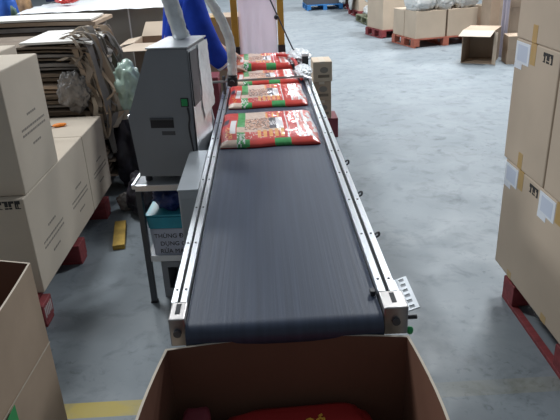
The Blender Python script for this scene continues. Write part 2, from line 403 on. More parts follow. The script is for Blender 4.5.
# take-up end plates
for x0, x1 in ((-0.264, -0.2245), (0.2585, 0.318)):
    p = bmesh.new(); box(p, x0, x1, 1.222, 1.2995, 0.712, 0.790, 0.003)
    e = obj('end_bracket', p, steel, C)
    q = bmesh.new(); tube(q, [((x0 + x1) / 2, 1.2221, 0.752), ((x0 + x1) / 2, 1.214, 0.752)], 0.010, 14); obj('bolt', q, dark_steel, e)
    obj('adjusting_slot', bx((x0 + x1) / 2 - .006, (x0 + x1) / 2 + .006, 1.245, 1.29, .7895, .7909), black_groove, e)
obj('bolt', cyl((0.318, 1.245, 0.745), (0.345, 1.245, 0.745), 0.006, 10), black, C)
obj('end_cross_bar', bx(-0.2245, 0.2545, 1.262, 1.29, 0.6755, 0.6985, 0.002), alu, C)
tag(obj('wire_nut', blob(0.009, 0.009, 0.012, 0.05, sub=2), greenp, C, True, (0.327, 1.236, 0.700)), 'green wire nut')
tag(obj('belt_lug', bx(0.240, 0.2525, 1.305, 1.325, 0.772, 0.786, .002), black, C), 'small black lug beside the belt')
# perforated angle sticking out on the right
pf = bmesh.new()
def perforated(bm, c, ux, uy, n, pitch, wd, th):
    c, ux, uy = Vector(c), Vector(ux).normalized(), Vector(uy).normalized(); nz_ = ux.cross(uy)
    s = 0.007
    def B(a0, a1, b0, b1): slab(bm, c + ux * a0 + uy * b0, ux * (a1 - a0), uy * (b1 - b0), th)
    B(0, n * pitch, 0, (wd - 2 * s) / 2); B(0, n * pitch, (wd + 2 * s) / 2, wd)
    for k in range(n + 1):
        a0 = max(0, k * pitch - (pitch / 2 - s)); a1 = min(n * pitch, k * pitch + (pitch / 2 - s))
        B(a0, a1, (wd - 2 * s) / 2, (wd + 2 * s) / 2)
perforated(pf, (0.330, 1.285, 0.735), (0.0, 1, 0.0), (1, 0.0, 0.35), 6, 0.026, 0.034, 0.003)
box(pf, 0.306, 0.331, 1.30, 1.44, 0.7335, 0.7365)
obj('perforated_bracket', pf, grey_light, C)
# cable clips on the outer side of the right rail
for y in (1.66, 2.0, 2.35):
    obj('cable_clip', tube(bmesh.new(), spline([(0.3062, y, .765), (0.327, y + .012, .772), (0.331, y + .03, .750), (0.3062, y + .045, .735)], 6), 0.0035, 8), dark_steel, C, True)
obj('side_cable', tube(bmesh.new(), spline([(0.314, 1.33, .742), (0.318, 1.7, .738), (0.314, 2.3, .742), (0.316, 3.2, .74), (0.313, 4.8, .742)], 8), 0.005, 8), dark_steel, C, True)
# frame legs under the conveyor
for y in (1.62, 3.2, 4.75):
    for x in (-0.246, 0.282):
        l = obj('leg', bx(x - .02, x + .02, y - .02, y + .02, 0.012, 0.7015, .002), alu, C)
        obj('foot', cyl((x, y, 0), (x, y, 0.0118), 0.032, 16), black, l)
    obj('cross_bar', bx(-0.225, 0.261, y - .015, y + .015, 0.30, 0.33), alu, C)
# guide bar across the belt with its black clamp
gb = obj('guide_bar', tube(bmesh.new(), [(-0.36, 3.62, 0.868), (0.232, 3.66, 0.868)], 0.0075, 12), steel, C)
obj('guide_post', cyl((-0.247, 3.633, 0.7905), (-0.247, 3.633, 0.900), 0.010), dark_steel, C)
obj('guide_post', tube(bmesh.new(), [(0.232, 3.66, 0.868), (0.275, 3.664, 0.855), (0.282, 3.665, 0.7905)], 0.009), alu, C)
cb = bmesh.new(); box(cb, -0.225, -0.165, 3.60, 3.655, 0.840, 0.895, .008)
obj('clamp', cb, black, gb)
tube_k = bmesh.new(); tube(tube_k, [(-0.197, 3.5995, 0.868), (-0.197, 3.57, 0.868)], .015, 12); obj('clamp_knob', tube_k, black, gb)
# control box on the left flank
cbx = thing('control_cabinet', 'grey sheet metal control cabinet fixed beside the left rail', 'cabinet', (0, 0, 0))
quad = bmesh.new(); box(quad, -0.346, -0.272, 2.085, 2.545, 0.46, 0.780, .004)
obj('housing', quad, mat('zinc_grey_panel', (0.36, 0.39, 0.42), 0.4, 0.3, var=0.07), cbx)
obj('lid_lip', bx(-0.349, -0.270, 2.082, 2.548, 0.7802, 0.787, .002), mat('zinc_grey_lid', (0.45, 0.48, .51), .35, .4, var=.06), cbx)
obj('mounting_bracket', bx(-0.2718, -0.2665, 2.20, 2.45, 0.715, 0.76), steel, cbx)
obj('door', bx(-0.338, -0.280, 2.0842, 2.0848, 0.49, 0.75), mat('zinc_grey_door', (0.33, 0.36, 0.39), 0.4, 0.3), cbx)
for q in range(2): obj('stand_leg', bx(-0.325, -0.295, 2.12 + q * .36, 2.15 + q * .36, 0, 0.4598), dark_steel, cbx)
# sensor on the right rail
sn = tag(obj('sensor', bx(0.270, 0.312, 4.28, 4.33, 0.8, 0.885, .004), black, C), 'black sensor with white cap')
obj('sensor_cap', bx(0.266, 0.316, 4.275, 4.335, 0.8855, 0.903, .003), white_p, sn)
obj('sensor_foot', bx(0.275, 0.30, 4.285, 4.325, 0.7905, 0.7998), steel, sn)

# ------------------------------------------------------------------ printed food bags on the belt
def pr_index(u, v, rnd):
    i = PRN.index
    if u < 0.165:
        if .09 < u < .15 and .28 < v < .66: return i('white')
        if .015 < u < .075 and .55 < v < .70: return i('dark')
        if v < .10: return i('beige')
        if .12 < v < .45 and .05 < u < .12 and rnd.random() < .35: return i('orange')
        return i('red')
    if u < 0.25:
        if v < .25 and rnd.random() < .35: return i('white')
        if .3 < v < .45: return i('beige')
        return i('green')
    if v < .10: return i('green') if (.55 < u < .72 or u < .3) else i('red')
    if u < 0.66:
        if v > .90: return i('beige') if u < .5 else i('red')
        if v > .70:
            if u < .48: return i('beige')
            return i('orange') if int((u - .48) / .022) % 3 == 0 and v < .87 else (i('pink') if rnd.random() < .2 else i('red'))
        if .36 < v <= .70:
            if u > .51:
                if u < .585: return i('white') if (.45 < v < .6 and rnd.random() < .35) else i('dark')
                if u < .65: return i('white')
                return i('dark')
            r = rnd.random()
            return i('food') if r < .6 else i('beige') if r < .85 else i('dark')
        if v <= .36:
            if u > .38 and int((u - .38) / .02) % 3 < 2 and .14 < v < .33: return i('orange')
            return i('beige') if (v > .3 or rnd.random() < .12) else i('red')
    for q in (.685, .80, .885):
        if q < u < q + .016: return i('white')
    if u > .90: return i('white') if noise.noise(Vector((u * 22, v * 7, 3))) > -.05 else i('pink')  # white streaks here are shiny highlights painted in along the right edge
    if .80 < u < .885 and rnd.random() < .12: return i('white')
    return i('pink') if u > .80 else i('red')
def food_bag(label, x0, x1, y0, y1, z0, th, seed, tilt=0.0, rz=0.0):
    rnd = random.Random(seed); nx, ny = 84, 44; bm = bmesh.new()
    W_, L_ = x1 - x0, y1 - y0
    def hgt(u, v):
        e = min(u, 1 - u) / .07; f = min(v, 1 - v) / .08
        k = min(1, e) ** .5 * min(1, f) ** .5
        return th * (0.22 + 0.78 * k) * (1 + .14 * noise.noise(Vector((u * 5 + seed, v * 4, 0))) + .05 * noise.noise(Vector((u * 17, v * 15, seed))))
    top = [[bm.verts.new(((u - .5) * W_ * (1 - .015 * math.sin(v * 9 + seed)), (v - .5) * L_ + .006 * math.sin(u * 11 + seed), hgt(u, v))) for u in [a / nx for a in range(nx + 1)]] for v in [c / ny for c in range(ny + 1)]]
    for j in range(ny):
        for k in range(nx):
            f = bm.faces.new((top[j][k], top[j][k + 1], top[j + 1][k + 1], top[j + 1][k])); f.smooth = True
            f.material_index = pr_index((k + .5) / nx, (j + .5) / ny, rnd)
    ring = [top[0][k] for k in range(nx + 1)] + [top[j][nx] for j in range(1, ny + 1)] + [top[ny][k] for k in range(nx - 1, -1, -1)] + [top[j][0] for j in range(ny - 1, 0, -1)]
    lowr = [bm.verts.new((v.co.x * .985, v.co.y * .985, 0)) for v in ring]; n = len(ring)
    for k in range(n):
        f = bm.faces.new((ring[k], lowr[k], lowr[(k + 1) % n], ring[(k + 1) % n]))
        u = lowr[k].co.x / W_ + .5
        f.material_index = PRN.index('green') if (.17 < u < .26 or .55 < u < .72) else PRN.index('red')
    f = bm.faces.new(lowr); f.material_index = 0
    t = tag(obj('food_bag', bm, PM), label, 'bag', 'red printed food bags')
    t.location = ((x0 + x1) / 2, (y0 + y1) / 2, z0); t.rotation_euler = (math.radians(tilt), 0, math.radians(rz))
    return t
food_bag('red printed food bag on the belt, nearest of the row', -0.226, 0.236, 2.60, 3.18, 0.7705, 0.026, 1, 0, 0.8)
food_bag('red printed food bag on the belt, under the dark guide bar', -0.220, 0.234, 3.32, 3.87, 0.7705, 0.026, 2, 0, 0.8)
food_bag('red printed food bag on the belt, just past the guide bar', -0.218, 0.220, 3.91, 4.33, 0.7705, 0.028, 3, 0, 1)
fb4 = food_bag('red printed food bag lying farthest up the belt, below the yellow posts', -0.222, 0.20, 4.37, 4.92, 0.7705, 0.055, 4, 0, 1)
ed = bmesh.new()
tube(ed, spline([(0.10, 4.66, .842), (0.185, 4.58, .842), (0.222, 4.38, .835), (0.232, 4.20, .818), (0.236, 4.02, .812), (0.236, 3.88, .812)], 6), 0.013, 8)
tag(obj('red_strap', ed, red_p, None, True), 'glossy red strap curling over the right edge of the far food bags', 'strap')

# ------------------------------------------------------------------ receiving carton in front
def open_carton(label, name, outline, h, mats, loc, th=0.006, bow=0.0, cat='carton', n=12, sag=None):
    """open box: outline = four ground-plan corners; walls bow outward by `bow`"""
    t = thing(name, label, cat, loc); cx = sum(p[0] for p in outline) / 4; cy = sum(p[1] for p in outline) / 4
    for i in range(4):
        a, b = Vector(outline[i]), Vector(outline[(i + 1) % 4]); d = b - a; nn = Vector((d.y, -d.x)).normalized()
        if nn.dot((a + b) / 2 - Vector((cx, cy))) < 0: nn = -nn
        bm = bmesh.new(); rows = []
        for j in range(9):
            vz = j / 8; row = []
            for k in range(n + 1):
                s = k / n; q = a + d * s
                bo = bow * math.sin(math.pi * s) * (vz ** 1.5)
                zz = h * vz
                if sag: zz -= sag * vz * math.sin(math.pi * s * 1.7 + i) ** 2
                o_ = q + nn * bo; i_ = q + nn * (bo - th)
                if k == 0: i_ += d.normalized() * th
                if k == n: i_ -= d.normalized() * th
                row.append((bm.verts.new((o_.x, o_.y, zz)), bm.verts.new((i_.x, i_.y, zz))))
            rows.append(row)
        for j in range(8):
            for k in range(n):
                f = bm.faces.new((rows[j][k][0], rows[j][k + 1][0], rows[j + 1][k + 1][0], rows[j + 1][k][0])); f.material_index = 0
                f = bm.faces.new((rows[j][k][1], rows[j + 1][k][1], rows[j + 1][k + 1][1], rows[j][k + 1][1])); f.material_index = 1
        for k in range(n):
            f = bm.faces.new((rows[8][k][0], rows[8][k + 1][0], rows[8][k + 1][1], rows[8][k][1])); f.material_index = 2
            bm.faces.new((rows[0][k][0], rows[0][k][1], rows[0][k + 1][1], rows[0][k + 1][0]))
        for j in range(8):
            bm.faces.new((rows[j][0][0], rows[j + 1][0][0], rows[j + 1][0][1], rows[j][0][1])); bm.faces.new((rows[j][n][0], rows[j][n][1], rows[j + 1][n][1], rows[j + 1][n][0]))
        for f in bm.faces: f.smooth = False
        obj('side_wall', bm, mats, t)
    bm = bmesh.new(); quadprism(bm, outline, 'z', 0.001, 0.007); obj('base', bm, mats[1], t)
    return t
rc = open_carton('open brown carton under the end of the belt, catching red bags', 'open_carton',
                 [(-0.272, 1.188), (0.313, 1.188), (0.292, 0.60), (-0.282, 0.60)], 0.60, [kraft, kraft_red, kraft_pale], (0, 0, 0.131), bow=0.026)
# the crate it stands on (hidden below)
pallet('dark wooden pallet on which the catching carton stands', (0.02, 0.89, 0), 0, 0.66, 0.64, wood('dark_pallet_wood', (0.2, 0.14, 0.09)), h=0.13)
deep_red = mat('deep_red_bag_film', (0.33, 0.02, 0.02), 0.4, var=.1, coat=.15)
def plain_bag(label, loc, sx, sy, th, m, rz, seed, gold=False):
    bm = blob(sx / 2, sy / 2, th / 2, .08, 5, 4, seed, boxy=.32)
    t = tag(obj('food_bag', bm, m, None, True), label, 'bag', 'bags dropped into the catching carton'); t.location = loc; t.rotation_euler = (0, 0, math.radians(rz))
    return t
zz = 0.1385
for k in range(3):
    plain_bag('red bag buried in the pile inside the catching carton', (0.02, 0.89, zz), .46, .52, .118, deep_red, 0, k + 2.0); zz += .122
tb = plain_bag('red bag with gold lettering on top inside the catching carton', (0.03, 0.93, zz), .38, .46, .06, deep_red, 1.5, 9.0)
gp = bmesh.new()
def stroke(pts, r=.0035): tube(gp, [(x, y, 0.0) for x, y in pts], r, 6)
stroke([(.012, .004), (.004, .010), (-.004, .006), (-.004, -.006), (.004, -.010), (.012, -.005)])
stroke([(.036, .006), (.028, .010), (.020, .004), (.022, -.006), (.030, -.009), (.037, -.003)]); stroke([(.037, .010), (.037, -.010)]); stroke([(.026, .016), (.034, .022)])
g = obj('gold_lettering', gp, mat('gold_ink', (0.75, 0.42, 0.06), .4), tb); g.location = (0.035, 0.165, 0.062)
plain_bag('dark red bag wedged against the left wall inside the catching carton', (-0.205, 1.03, zz), .07, .24, .09, maroon, 0, 5.0)

# ------------------------------------------------------------------ near-left open carton
nb = open_carton('tall open carton in the near left corner with green tape', 'open_carton',
                 [(-1.33, 1.825), (-0.776, 1.705), (-0.772, 1.06), (-1.33, 1.06)], 0.712, [kraft_brown, kraft_red, kraft_pale], (0, 0, 0.001), bow=0.012)
cr = bmesh.new(); slab(cr, (-0.7635, 1.10, .452), (0, 0.585, -0.032), (0, 0, .004), -.0015); obj('crease', cr, kraft_pale, nb)
gt = bmesh.new(); slab(gt, (-0.758, 1.19, .43), (0, 0.17, 0.012), (0, 0, -.075), -.0015); obj('green_tape', gt, greenp, nb)

# ------------------------------------------------------------------ steel table with the grey machine
T = thing('work_table', 'small dark steel work table beside the conveyor', 'table', (-0.622, 2.572, 0), -3)
TW, TD, TZ = 0.30, 0.50, 0.630
tp = bmesh.new(); box(tp, .0045, TW, 0, TD, TZ - .012, TZ, .002); obj('table_top', tp, mat('grey_table_sheet', (.38, .40, .42), .5, .2, var=.1), T)
obj('edge_trim', bx(-.012, .004, -.004, TD, TZ - .02, TZ + .006, .003), alu, T)
obj('edge_trim', bx(.0045, TW, -.010, -.0005, TZ - .028, TZ + .002, .002), alu, T)
for x in (0.0, TW - .028):
    for y in (0.0, TD - .028):
        l = obj('leg', bx(x, x + .027, y, y + .027, .01, TZ - .0125, .002), dark_steel, T)
        obj('foot_cap', bx(x - .003, x + .030, y - .003, y + .030, 0, .0098, .002), black, l)
obj('shelf', bx(.0, TW, .0275, TD - .0285, .235, .247, .002), grey_paint, T)
obj('shelf_lip', bx(.028, TW - .029, 0.002, .010, .232, .262, .001), white_p, T)

Mc = thing('cabinet_machine', 'grey cabinet machine with sloped side and recessed handle, on the steel table', 'machine', (-0.592, 2.592, TZ + .0065), -8)
prof = [(0.0, .028), (-.018, .300), (-.006, .318), (.100, .585), (.110, .592), (.272, .592), (.278, .584), (.270, .028)]
bm = bmesh.new(); quadprism(bm, prof, 'y', 0, .335)
bmesh.ops.bevel(bm, geom=[e for e in bm.edges], offset=.003, segments=2, affect='EDGES')
obj('cabinet', bm, grey_paint, Mc)
obj('top_plate', bx(.1005, .282, -.004, .345, .5925, .599, .002), mat('grey_top_panel', (0.40, .42, .45), .3, .4, var=.08), Mc)
h_ = bmesh.new(); box(h_, .082, .186, -.0015, .0, .255, .300); hh = obj('recessed_handle', h_, black, Mc)
obj('handle_lip', bx(.082, .186, -.010, -.0018, .292, .300, .002), dark_steel, hh)
obj('scuff_mark', bx(.128, .188, -.0008, 0, .222, .240), dark_steel, Mc)
obj('rocker_switch', bx(.232, .258, -.008, -.0002, .352, .382, .002), greenp, Mc)
obj('switch_frame', bx(.228, .262, -.004, -.0001, .348, .386, .001), black, Mc)
sp = bmesh.new(); box(sp, .2785, .2805, .010, .325, .06, .583); obj('side_panel', sp, grey_light, Mc)
obj('vent_strip', bx(.2806, .286, .012, .135, .345, .575), mat('dark_vent', (.06, .062, .07), .5), Mc)
# peeling white protective film
bm = bmesh.new(); n = 14; rows = []
for j in range(n + 1):
    v = j / n; z = .26 + .325 * v; row = []
    for k in range(9):
        u = k / 8; y0 = .165 + .03 * noise.noise(Vector((v * 6, 1, 0))); y = y0 + (.335 - y0) * u
        row.append(bm.verts.new((.2835 + .014 * u * u * (1.2 - v) + .008 * abs(noise.noise(Vector((u * 4, v * 7, 2)))), y, z + .05 * (u - .5) * (1 - v))))
    rows.append(row)
for j in range(n):
    for k in range(8): bm.faces.new((rows[j][k], rows[j][k + 1], rows[j + 1][k + 1], rows[j + 1][k]))
tag(obj('protective_film', bm, film_white, Mc, True), 'peeling white film')
obj('power_cord', tube(bmesh.new(), spline([(.256, -.004, .345), (.262, -.012, .30), (.256, -.012, .25), (.268, -.010, .12), (.2705, -.006, .03)], 8), .004, 8), black, Mc, True)
obj('side_hinge', bx(-.024, -.0105, .01, .03, .292, .312, .003), alu, Mc)
for x in (.03, .23):
    for y in (.03, .30): obj('foot', cyl((x, y, 0), (x, y, .0278), .016, 12), black, Mc)
# sloped metal chute behind, between cabinet and rail
ch = bmesh.new(); quadprism(ch, [(-0.345, .735), (-0.285, .735), (-0.270, .80), (-0.285, .90), (-0.330, .86)], 'y', 2.99, 3.03)
ct = thing('metal_chute', 'grey slanted metal chute behind the cabinet machine beside the rail', 'chute'); obj('plate', ch, mat('dull_zinc', (.42, .45, .48), .45, .5, var=.15), ct)
for x in (-.338, -.292): obj('stand_leg', bx(x - .012, x + .012, 3.0, 3.02, 0, .7348), dark_steel, ct)

# foil sleeve rising from the machine's top, film-wrapped pole by the conveyor
def sleeve(name, label, pts, r, cat, m, seed, sq=.6):
    p = spline(pts, 8); bm = bmesh.new(); seg = 20
    rings = []
    for i, q in enumerate(p):
        d = (p[min(i + 1, len(p) - 1)] - p[max(i - 1, 0)]).normalized(); s = d.cross(Vector((0, 1, 0))).normalized(); t_ = s.cross(d).normalized()
        R = []
        for k in range(seg):
            a = 2 * math.pi * k / seg; rr = r * (1 + .22 * noise.noise(Vector((math.cos(a) * 2, math.sin(a) * 2, i * .45 + seed))))
            R.append(bm.verts.new(q + s * math.cos(a) * rr + t_ * math.sin(a) * rr * sq))
        rings.append(R)
    for i in range(len(rings) - 1):
        for k in range(seg): bm.faces.new((rings[i][k], rings[i][(k + 1) % seg], rings[i + 1][(k + 1) % seg], rings[i + 1][k]))
    bm.faces.new(rings[0][::-1]); bm.faces.new(rings[-1])
    return tag(obj(name, bm, m, None, True), label, cat)
sleeve('foil_duct', 'silvery foil duct rising from the top of the cabinet machine', [(-.362, 2.80, 1.2365), (-.378, 2.80, 1.30), (-.400, 2.80, 1.41), (-.425, 2.80, 1.56), (-.45, 2.80, 1.8)], .036, 'duct', film_silver, 1)
wp = sleeve('wrapped_pole', 'bent pole wrapped in silvery film standing on the black clamp of the guide bar', [(-.193, 3.628, .905), (-.192, 3.628, .95), (-.190, 3.63, 1.0), (-.195, 3.63, 1.10), (-.216, 3.63, 1.177), (-.247, 3.63, 1.251), (-.290, 3.63, 1.335), (-.345, 3.63, 1.44), (-.40, 3.63, 1.56)], .027, 'pole', film_silver, 5, .7)
obj('base', cyl((-.193, 3.628, .8955), (-.193, 3.628, .9049), .024), black, wp)

# ------------------------------------------------------------------ under-table storage
ST = thing('storage_bin', 'white storage bin with black lettering on the table shelf', 'bin', (-.580, 2.600, .2475), -3)
bm = bmesh.new(); quadprism(bm, [(0.005, 0), (.225, 0), (.235, .145), (-.005, .145)], 'y', 0, .32)
obj('tub', bm, mat('milky_plastic', (.46, .50, .60), .35, var=.06), ST)
lb = bmesh.new(); box(lb, .012, .222, -.0012, 0, .006, .142); sg = obj('paper_sign', lb, mat('sign_paper', (.52, .55, .66), .6), ST)
for txt, z, x in (('THÙNG Đ', .107, .082), ('DỤNG C', .066, .098), ('RỬA MÁ', .026, .090)):
    text_mesh('sign_lettering', txt, .031, ink, sg, Matrix.Translation((x, -.0020, z)) @ Matrix.Rotation(math.pi / 2, 4, 'X'))
bm = bmesh.new(); quadprism(bm, [(-.009, .1455), (.239, .1455), (.246, .212), (-.014, .212)], 'y', -.005, .325)
bmesh.ops.bevel(bm, geom=bm.edges[:], offset=.006, segments=2, affect='EDGES')
tag(obj('lid', bm, teal, ST), 'teal upper lid')
obj('lid_rim', bx(-.018, .25, -.008, .328, .2122, .220, .002), mat('pale_teal_rim', (.05, .36, .46), .35), ST)
nbg = tag(obj('plastic_bag', blob(.082, .10, .062, .25, 7, 4, 3.3), mat('dark_blue_film', (.025, .04, .16), .35, var=.5, scale=12, bump=.6), None, True), 'crumpled dark blue plastic bag on top of the teal lidded bin', 'bag')
nbg.location = (-.480, 2.69, .4685)
gc = thing('grey_crate', 'grey metal crate with a dark opening under the table shelf', 'crate', (-.56, 2.62, 0), -3)
for a in ((0, .21, .005, .012, 0, .05), (0, .21, .005, .012, .17, .20), (0, .03, .005, .012, .0505, .1695), (.18, .21, .005, .012, .0505, .1695), (0, .006, .0125, .26, 0, .2), (.204, .21, .0125, .26, 0, .2), (.0065, .2035, .2535, .26, 0, .2)):
    obj('panel', bx(*a), mat('crate_grey', (.3, .32, .35), .5), gc)

# ------------------------------------------------------------------ worker in blue
def skinned(name, nodes, edges, m, parent, sub=2, root=0):
    me = bpy.data.meshes.new(name); me.from_pydata([n[:3] for n in nodes], edges, []); me.update()
    o = bpy.data.objects.new(name, me); COL.objects.link(o)
    sk = o.modifiers.new('skin', 'SKIN'); sk.use_smooth_shade = True
    lay = me.skin_vertices[0].data
    for i, n in enumerate(nodes):
        r = n[3]; lay[i].radius = (r, n[4]) if len(n) > 4 else (r, r); lay[i].use_root = (i == root)
    ss = o.modifiers.new('sub', 'SUBSURF'); ss.levels = sub; ss.render_levels = sub
    bpy.context.view_layer.update()
    me2 = bpy.data.meshes.new_from_object(o.evaluated_get(bpy.context.evaluated_depsgraph_get()))
    bpy.data.objects.remove(o)
    me2.materials.clear(); me2.materials.append(m)
    for p_ in me2.polygons: p_.use_smooth = True
    o2 = bpy.data.objects.new(name, me2); COL.objects.link(o2); o2.parent = parent
    return o2
PX, PY = -0.60, 4.42
P = thing('person', 'person in a royal blue work shirt standing left of the conveyor, reaching to the bags', 'person', (PX, PY, 0))
def rel(p): return (p[0] - PX, p[1] - PY, p[2])
pel, chest, neck = (-.63, 4.45, .92), (-.55, 4.45, 1.27), (-.50, 4.45, 1.40)
shR, elR, wrR = (-.46, 4.265, 1.30), (-.355, 4.235, .965), (-.252, 4.26, .825)
shL, elL, wrL = (-.50, 4.62, 1.335), (-.44, 4.68, 1.05), (-.315, 4.62, .915)
hiR, knR, anR = (-.63, 4.36, .88), (-.60, 4.36, .47), (-.63, 4.36, .075)
hiL, knL, anL = (-.63, 4.54, .88), (-.60, 4.54, .47), (-.63, 4.54, .075)
nodes = [(*rel(pel), .12), (*rel((-.60, 4.45, 1.10)), .115), (*rel(chest), .12), (*rel(neck), .052), (*rel((-.485, 4.45, 1.47)), .06), (*rel((-.465, 4.45, 1.545)), .088), (*rel((-.47, 4.45, 1.60)), .07),
         (*rel(shR), .055), (*rel(elR), .042), (*rel(wrR), .028), (*rel((-.218, 4.278, .822)), .030, .020),
         (*rel(shL), .055), (*rel(elL), .042), (*rel(wrL), .028), (*rel((-.275, 4.605, .895)), .030, .020),
         (*rel(hiR), .085), (*rel(knR), .058), (*rel(anR), .040), (*rel((-.50, 4.36, .035)), .032),
         (*rel(hiL), .085), (*rel(knL), .058), (*rel(anL), .040), (*rel((-.50, 4.54, .035)), .032)]
edges = [(0, 1), (1, 2), (2, 3), (3, 4), (4, 5), (5, 6), (2, 7), (7, 8), (8, 9), (9, 10), (2, 11), (11, 12), (12, 13), (13, 14), (0, 15), (15, 16), (16, 17), (17, 18), (0, 19), (19, 20), (20, 21), (21, 22)]
def fingers(base, fw, side, nodes, edges, root):
    fw = Vector(fw).normalized(); sd = Vector(side).normalized(); dn = Vector((0, 0, -1))
    for k, (o_, l) in enumerate(((-.024, .062), (-.008, .072), (.008, .068), (.023, .052))):
        p0 = Vector(base) + sd * o_ + fw * .012; p1 = p0 + fw * l * .45 + dn * .004; p2 = p1 + fw * l * .35 + dn * .014; p3 = p2 + fw * l * .2 + dn * .014
        i = len(nodes); nodes += [(*p0, .0095), (*p1, .009), (*p2, .0085), (*p3, .007)]; edges += [(root, i), (i, i + 1), (i + 1, i + 2), (i + 2, i + 3)]
    p0 = Vector(base) - sd * .026 - fw * .02; p1 = p0 - sd * .022 + fw * .022; p2 = p1 + fw * .026 + dn * .008
    i = len(nodes); nodes += [(*p0, .012), (*p1, .010), (*p2, .008)]; edges += [(root, i), (i, i + 1), (i + 1, i + 2)]
fingers(rel((-.190, 4.288, .822)), (1, .3, -.25), (.3, -1, 0), nodes, edges, 10)
fingers(rel((-.245, 4.595, .886)), (1, -.2, -.25), (.2, 1, 0), nodes, edges, 14)
body = skinned('body', nodes, edges, skin, P)
# face, ears
fc = bmesh.new()
tube(fc, [rel((-.385, 4.45, 1.555)), rel((-.362, 4.45, 1.525)), rel((-.378, 4.45, 1.515))], [.008, .013, .008], 8)
for s in (-1, 1): tube(fc, [rel((-.475, 4.45 + s * .083, 1.515)), rel((-.480, 4.45 + s * .097, 1.545)), rel((-.475, 4.45 + s * .088, 1.57))], [.008, .014, .008], 8)
obj('nose_and_ears', fc, skin, body, True)
ey = bmesh.new()
for s in (-1, 1): tube(ey, [rel((-.386, 4.45 + s * .032 - .008, 1.56)), rel((-.384, 4.45 + s * .032 + .008, 1.56))], .007, 8)
obj('eyes', ey, ink, body, True)
mo = bmesh.new(); tube(mo, [rel((-.386, 4.43, 1.49)), rel((-.380, 4.45, 1.49)), rel((-.386, 4.47, 1.49))], .006, 8); obj('mouth', mo, mat('lips', (.4, .16, .14), .5), body, True)
hb = bmesh.new(); bmesh.ops.create_icosphere(hb, subdivisions=4, radius=1)
for v in hb.verts:
    d = v.co.copy(); k = 1 + .05 * noise.noise(d * 8); x = -.49 + d.x * .106 * k; y = 4.45 + d.y * .103 * k; z = 1.575 + d.z * .105 * k
    if d.x > .35 and d.z < .25: x = min(x, -.49 + .106 * .35)
    v.co = rel((x, y, max(z, 1.50 - .02 * (d.x < 0))))
obj('hair', hb, hair_m, P, True)
# shirt: torso and both sleeves (left sleeve pushed up)
sn_ = [(*rel((-.63, 4.45, .76)), .165, .150), (*rel((-.60, 4.45, 1.10)), .160, .132), (*rel((-.555, 4.45, 1.27)), .175, .150), (*rel((-.51, 4.45, 1.385)), .075),
       (*rel((-.47, 4.285, 1.295)), .098), (*rel((-.43, 4.25, 1.14)), .092), (*rel(elR), .085), (*rel((-.303, 4.247, .892)), .072), (*rel((-.260, 4.258, .836)), .052),
       (*rel((-.50, 4.60, 1.325)), .078), (*rel((-.46, 4.65, 1.19)), .068), (*rel((-.44, 4.68, 1.065)), .058)]
se = [(0, 1), (1, 2), (2, 3), (2, 4), (4, 5), (5, 6), (6, 7), (7, 8), (2, 9), (9, 10), (10, 11)]
skinned('shirt', sn_, se, blue_cloth, P, 2, 1)
d_ = (Vector((-.252, 4.26, .825)) - Vector((-.303, 4.247, .892))).normalized(); c_ = Vector((-.280, 4.253, .862))
cf = bmesh.new(); tube(cf, [Vector(rel(c_ - d_ * .008)), Vector(rel(c_ + d_ * .008))], 0.058, 20); tag(obj('cuff_stripe', cf, white_p, P), 'white cuff stripe')
tn = [(*rel((-.63, 4.45, .95)), .14, .125), (*rel((-.628, 4.36, .80)), .105), (*rel((-.60, 4.36, .47)), .085), (*rel((-.63, 4.36, .12)), .07), (*rel((-.628, 4.54, .80)), .105), (*rel((-.60, 4.54, .47)), .085), (*rel((-.63, 4.54, .12)), .07)]
skinned('trousers', tn, [(0, 1), (1, 2), (2, 3), (0, 4), (4, 5), (5, 6)], navy, P)
for y in (4.36, 4.54):
    s_ = bmesh.new(); tube(s_, spline([rel((-.70, y, .045)), rel((-.63, y, .055)), rel((-.54, y, .042)), rel((-.47, y, .036))], 5), [.036 + .008 * math.sin(math.pi * i / 15) for i in range(16)], 12); obj('shoe', s_, black, P, True)

# ------------------------------------------------------------------ yellow frame, film curtain, cable at the far end
G = thing('yellow_gantry', 'ochre yellow gantry of two posts over the far end of the conveyor', 'gantry', (0, 0, 0))
for x in (-0.222, 0.152):
    p = obj('post', bx(x - .026, x + .026, 5.06, 5.11, .855, 1.95, .004), rail_y, G)
    obj('socket', bx(x - .030, x + .030, 5.055, 5.115, .775, .8545, .004), black, p)
    obj('lower_post', bx(x - .024, x + .024, 5.062, 5.108, 0, .7745), dark_steel, G)
obj('top_beam', bx(-.248, .178, 5.06, 5.11, 1.9505, 2.0, .004), rail_y, G)
bm = bmesh.new(); nx, nz_ = 24, 40; V = []
for j in range(nz_ + 1):
    V.append([bm.verts.new((-.189 + .308 * k / nx, 5.082 + .010 * noise.noise(Vector((k * .3, j * .12, 0))), .79 + 1.155 * j / nz_)) for k in range(nx + 1)])
for j in range(nz_):
    for k in range(nx): bm.faces.new((V[j][k], V[j][k + 1], V[j + 1][k + 1], V[j + 1][k]))
tag(obj('plastic_curtain', bm, pink_film, None, True), 'pinkish see-through plastic sheet hanging between the yellow posts', 'curtain')
ca = tag(obj('thin_rod', tube(bmesh.new(), [(0.315, 4.62, .80), (0.222, 4.63, .885), (.043, 4.65, 1.30), (-.02, 4.66, 1.45)], .0055, 8), dark_steel, None, True), 'thin dark rod slanting in front of the right yellow post', 'rod')
kb = blob(.017, .017, .019, .05, sub=2); ko = obj('knob', kb, black, ca, True, (.107, 4.637, 1.10))

